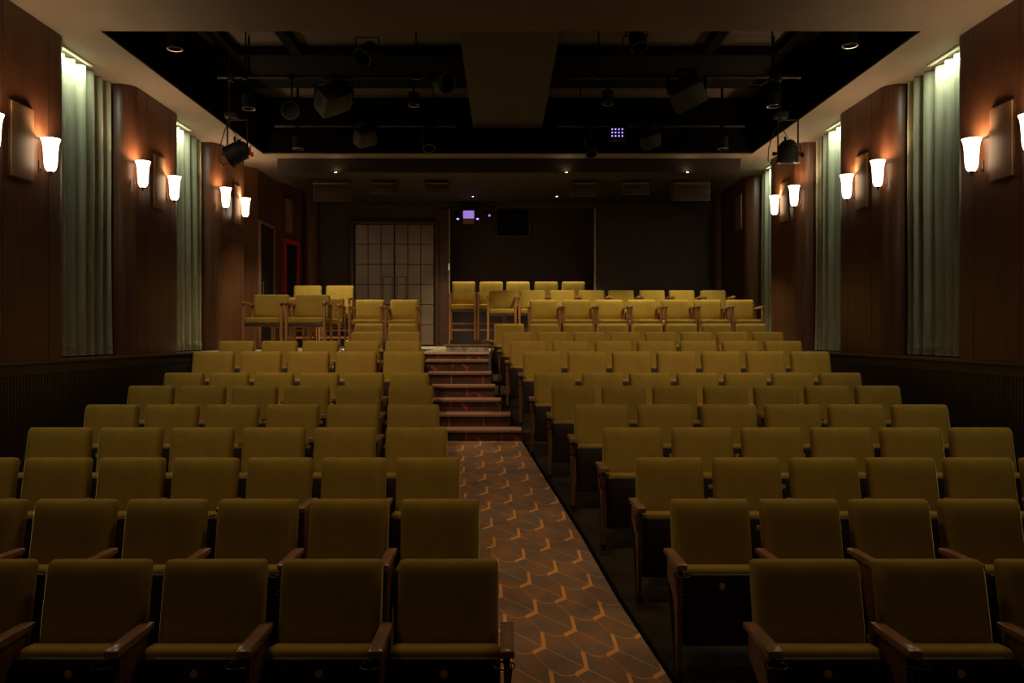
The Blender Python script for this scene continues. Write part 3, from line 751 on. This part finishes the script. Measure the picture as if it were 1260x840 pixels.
# the two lamps hung low on long trapeze yokes at the well's corners
for s, X, lab in ((-1, -3.30, 'black stage lamp on a long wire frame hanging by the left wall lamps'), (1, 3.54, 'black stage lamp on a long frame hanging by the right wall lamps')):
    y = 10.5; zc = CAMZ+2.27; e = empty('hanging_stage_lamp', (X, y, zc)); tag(e, lab, 'stage light')
    q = Matrix.Rotation(radians(62*(-s)), 4, 'Y') if s < 0 else Matrix.Rotation(radians(10), 4, 'X')
    b = bm_new(); lathe(b, [(.001,.15),(.06,.145),(.105,.10),(.12,.02),(.125,-.08),(.135,-.10),(.135,-.13),(.115,-.13),(.11,-.02),(.001,0)], 24, mat=q)
    for k in range(5): lathe(b, [(.108,.08-.035*k),(.132,.078-.035*k),(.132,.070-.035*k),(.108,.068-.035*k)], 24, mat=q)
    obj('lamp_body', b, 'dark_metal', e)
    b = bm_new(); lathe(b, [(.10,-.132),(.145,-.136),(.148,-.12)], 24, mat=q); obj('lens_ring', b, 'chrome' if s > 0 else 'dark_metal', e)
    b = bm_new(); h = .40
    for sx in (-1, 1):
        tube(b, (sx*.125,0,-.02), (sx*.125,0,h), .010); tube(b, (sx*.17,0,-.02), (sx*.09,0,-.02), .016)
    tube(b, (-.13,0,h), (.13,0,h), .012)
    obj('yoke', b, 'dark_metal', e)
    b = bm_new(); tube(b, (-.10*1,0,h), (-.10,0.05,ZP-zc-.02), .014); box(b, -.16,.0,-.03,.1,h+.03,h+.10,.01); box(b, -.13,-.07,.01,.09,ZP-zc-.06,ZP-zc+.03,.006); obj('clamp', b, 'dark_metal', e)
    b = bm_new()
    pts = [Vector((-.10,0,h)) , Vector((-.17,.02,h-.14)), Vector((-.23,.03,h-.34)), Vector((-.24,.03,h-.50)), Vector((-.18,.02,h-.56)), Vector((-.06,0,h-.50))]
    path_tube(b, pts, .006); path_tube(b, [Vector((-.09,0,h)), Vector((-.085,-.02,h-.1)), Vector((.0,0,h-.22)), Vector((.02,0,.10))], .005); obj('cable', b, 'cable', e)
    b = bm_new(); tube(b, (.17,0,-.03), (.19,0,-.03), .03); tube(b, (.16,0,0), (.16,0,.09), .008); obj('knob', b, 'red' if s < 0 else 'black_metal', e)
    b = bm_new(); tube(b, (-.03,0,.08), (-.035,0,.19), .016); tube(b, (.02,0,.08), (.03,0,.16), .014); tube(b,(-.19,0,-.02),(-.15,0,-.02),.022); obj('shutter_handle', b, 'dark_metal', e)
specs = [  # px, py, D, size, kind, aim, label
 (215,50,9.3,.17,'downcan',(0,0,-1),'black can downlight hanging at the near left corner of the well'),
 (1046,46,9.3,.17,'downcan',(0,0,-1),'black can downlight hanging at the near right corner of the well'),
 (306,125,10.9,.17,'downcan',(0,0,-1),'black can downlight hanging above the left hanging lamp'),
 (952,122,10.9,.17,'downcan',(0,0,-1),'black can downlight hanging above the right hanging lamp'),
 (367,176,12.9,.17,'downcan',(0,0,-1),'black can downlight at the far left of the well'),
 (889,176,12.9,.17,'downcan',(0,0,-1),'black can downlight at the far right of the well'),
 (509,122,12.4,.17,'downcan',(0,0,-1),'black can downlight left of the central bulkhead'),
 (748,120,12.4,.17,'downcan',(0,0,-1),'black can downlight right of the central bulkhead'),
 (359,136,11.4,.22,'par',(.1,-1,-.25),'round stage lamp seen face on, left side of the well'),
 (411,122,10.8,.42,'mover',(.2,-.5,-1),'bulky black moving stage light hanging left of centre in the well'),
 (452,64,10.4,.24,'par',(-.4,-.6,-.7),'black stage lamp with a green spark, near top left of the well'),
 (541,100,10.8,.26,'par',(.6,-.6,-.3),'black round stage lamp beside the left face of the bulkhead'),
 (845,114,10.8,.42,'mover',(-.3,-.5,-1),'bulky black moving stage light hanging right of centre in the well'),
 (783,44,10.3,.22,'can',(.2,-.4,-1),'black stage lamp at the near edge right of the bulkhead'),
 (450,168,13.0,.34,'mover',(.2,-.6,-.6),'dark boxy stage light low at the far left pipe'),
 (800,172,13.0,.30,'mover',(-.2,-.6,-.6),'dark boxy stage light low at the far right pipe'),
 (759,164,12.9,.26,'grid',(0,-1,0),'square stage panel with twelve glowing violet dots'),
 (726,180,12.9,.18,'can',(.1,-.5,-1),'slim black spotlight beside the violet dotted panel'),
 (527,172,12.9,.2,'can',(.1,-.5,-1),'slim black spotlight low beside the bulkhead, left side'),
]
for (px, py, D, sz, kd, aim, lab) in specs:
    p = pix(px, py, D); yy = D
    if kd != 'downcan': yy = 10.55 if D < 11.6 else 13.0-.0; p = pix(px, py, yy)
    hang(yy, p.x, p.z, sz, lab, kd, aim)
# loose cables from the rig
for (pts, lab) in (((( 915,95),(925,103),(935,105),(947,99)),'thin cable loops by the right can downlight'),
                   (((283,60),(281,95),(284,130),(282,155)),'thin cable hanging down to the left hanging lamp'),
                   (((768,45),(765,58),(757,72)),'short cable below the near right pipe')):
    b = bm_new(); path_tube(b, [pix(x, y, 10.6) for x, y in pts], .006)
    o = tag(obj('cable', b, 'cable'), lab, 'cable')

# ------------------------------------------------------------------ unseen fill spots, added to brighten the seat rows
def wash(loc, tgt, e, ang, col=(1,.68,.38), soft=.25):
    l = bpy.data.lights.new('fill_spot', 'SPOT'); l.energy = e; l.color = col; l.spot_size = radians(ang); l.spot_blend = 1; l.shadow_soft_size = soft
    o = bpy.data.objects.new('fill_spot', l); C.objects.link(o); o.location = loc
    o.rotation_euler = (Vector(tgt)-Vector(loc)).to_track_quat('-Z','Y').to_euler(); return o
for x in (-2.6, 0.1, 2.8): wash((x, 5.3, HC-.2), (x, 6.3, .6), 62, 130)
for x in (-2.4, 2.5): wash((x, .6, HC-.3), (x*.9, 6.6, .6), 26, 90)
for x in (-2.4, 2.5): wash((x, 8.55, HC+.06), (x*.7, 11.4, 1.6), 195, 95)

w = bpy.data.worlds.new('world'); S.world = w; w.use_nodes = True
w.node_tree.nodes['Background'].inputs[0].default_value = (.02,.012,.008,1); w.node_tree.nodes['Background'].inputs[1].default_value = .3

cam = bpy.data.cameras.new('camera'); co = bpy.data.objects.new('camera', cam); C.objects.link(co)
co.location = (0,0,CAMZ); co.rotation_euler = (pi/2,0,0)
cam.sensor_width = 36; cam.lens = F/1260*36
cam.shift_x = (630-CX)/1260; cam.shift_y = -(420-CY)/1260
cam.clip_start = .05; cam.clip_end = 100
S.camera = co
S.view_settings.view_transform = 'Standard'; S.view_settings.look = 'None'; S.view_settings.gamma = 1
S.view_settings.use_curve_mapping = False; S.view_settings.exposure = 0.18
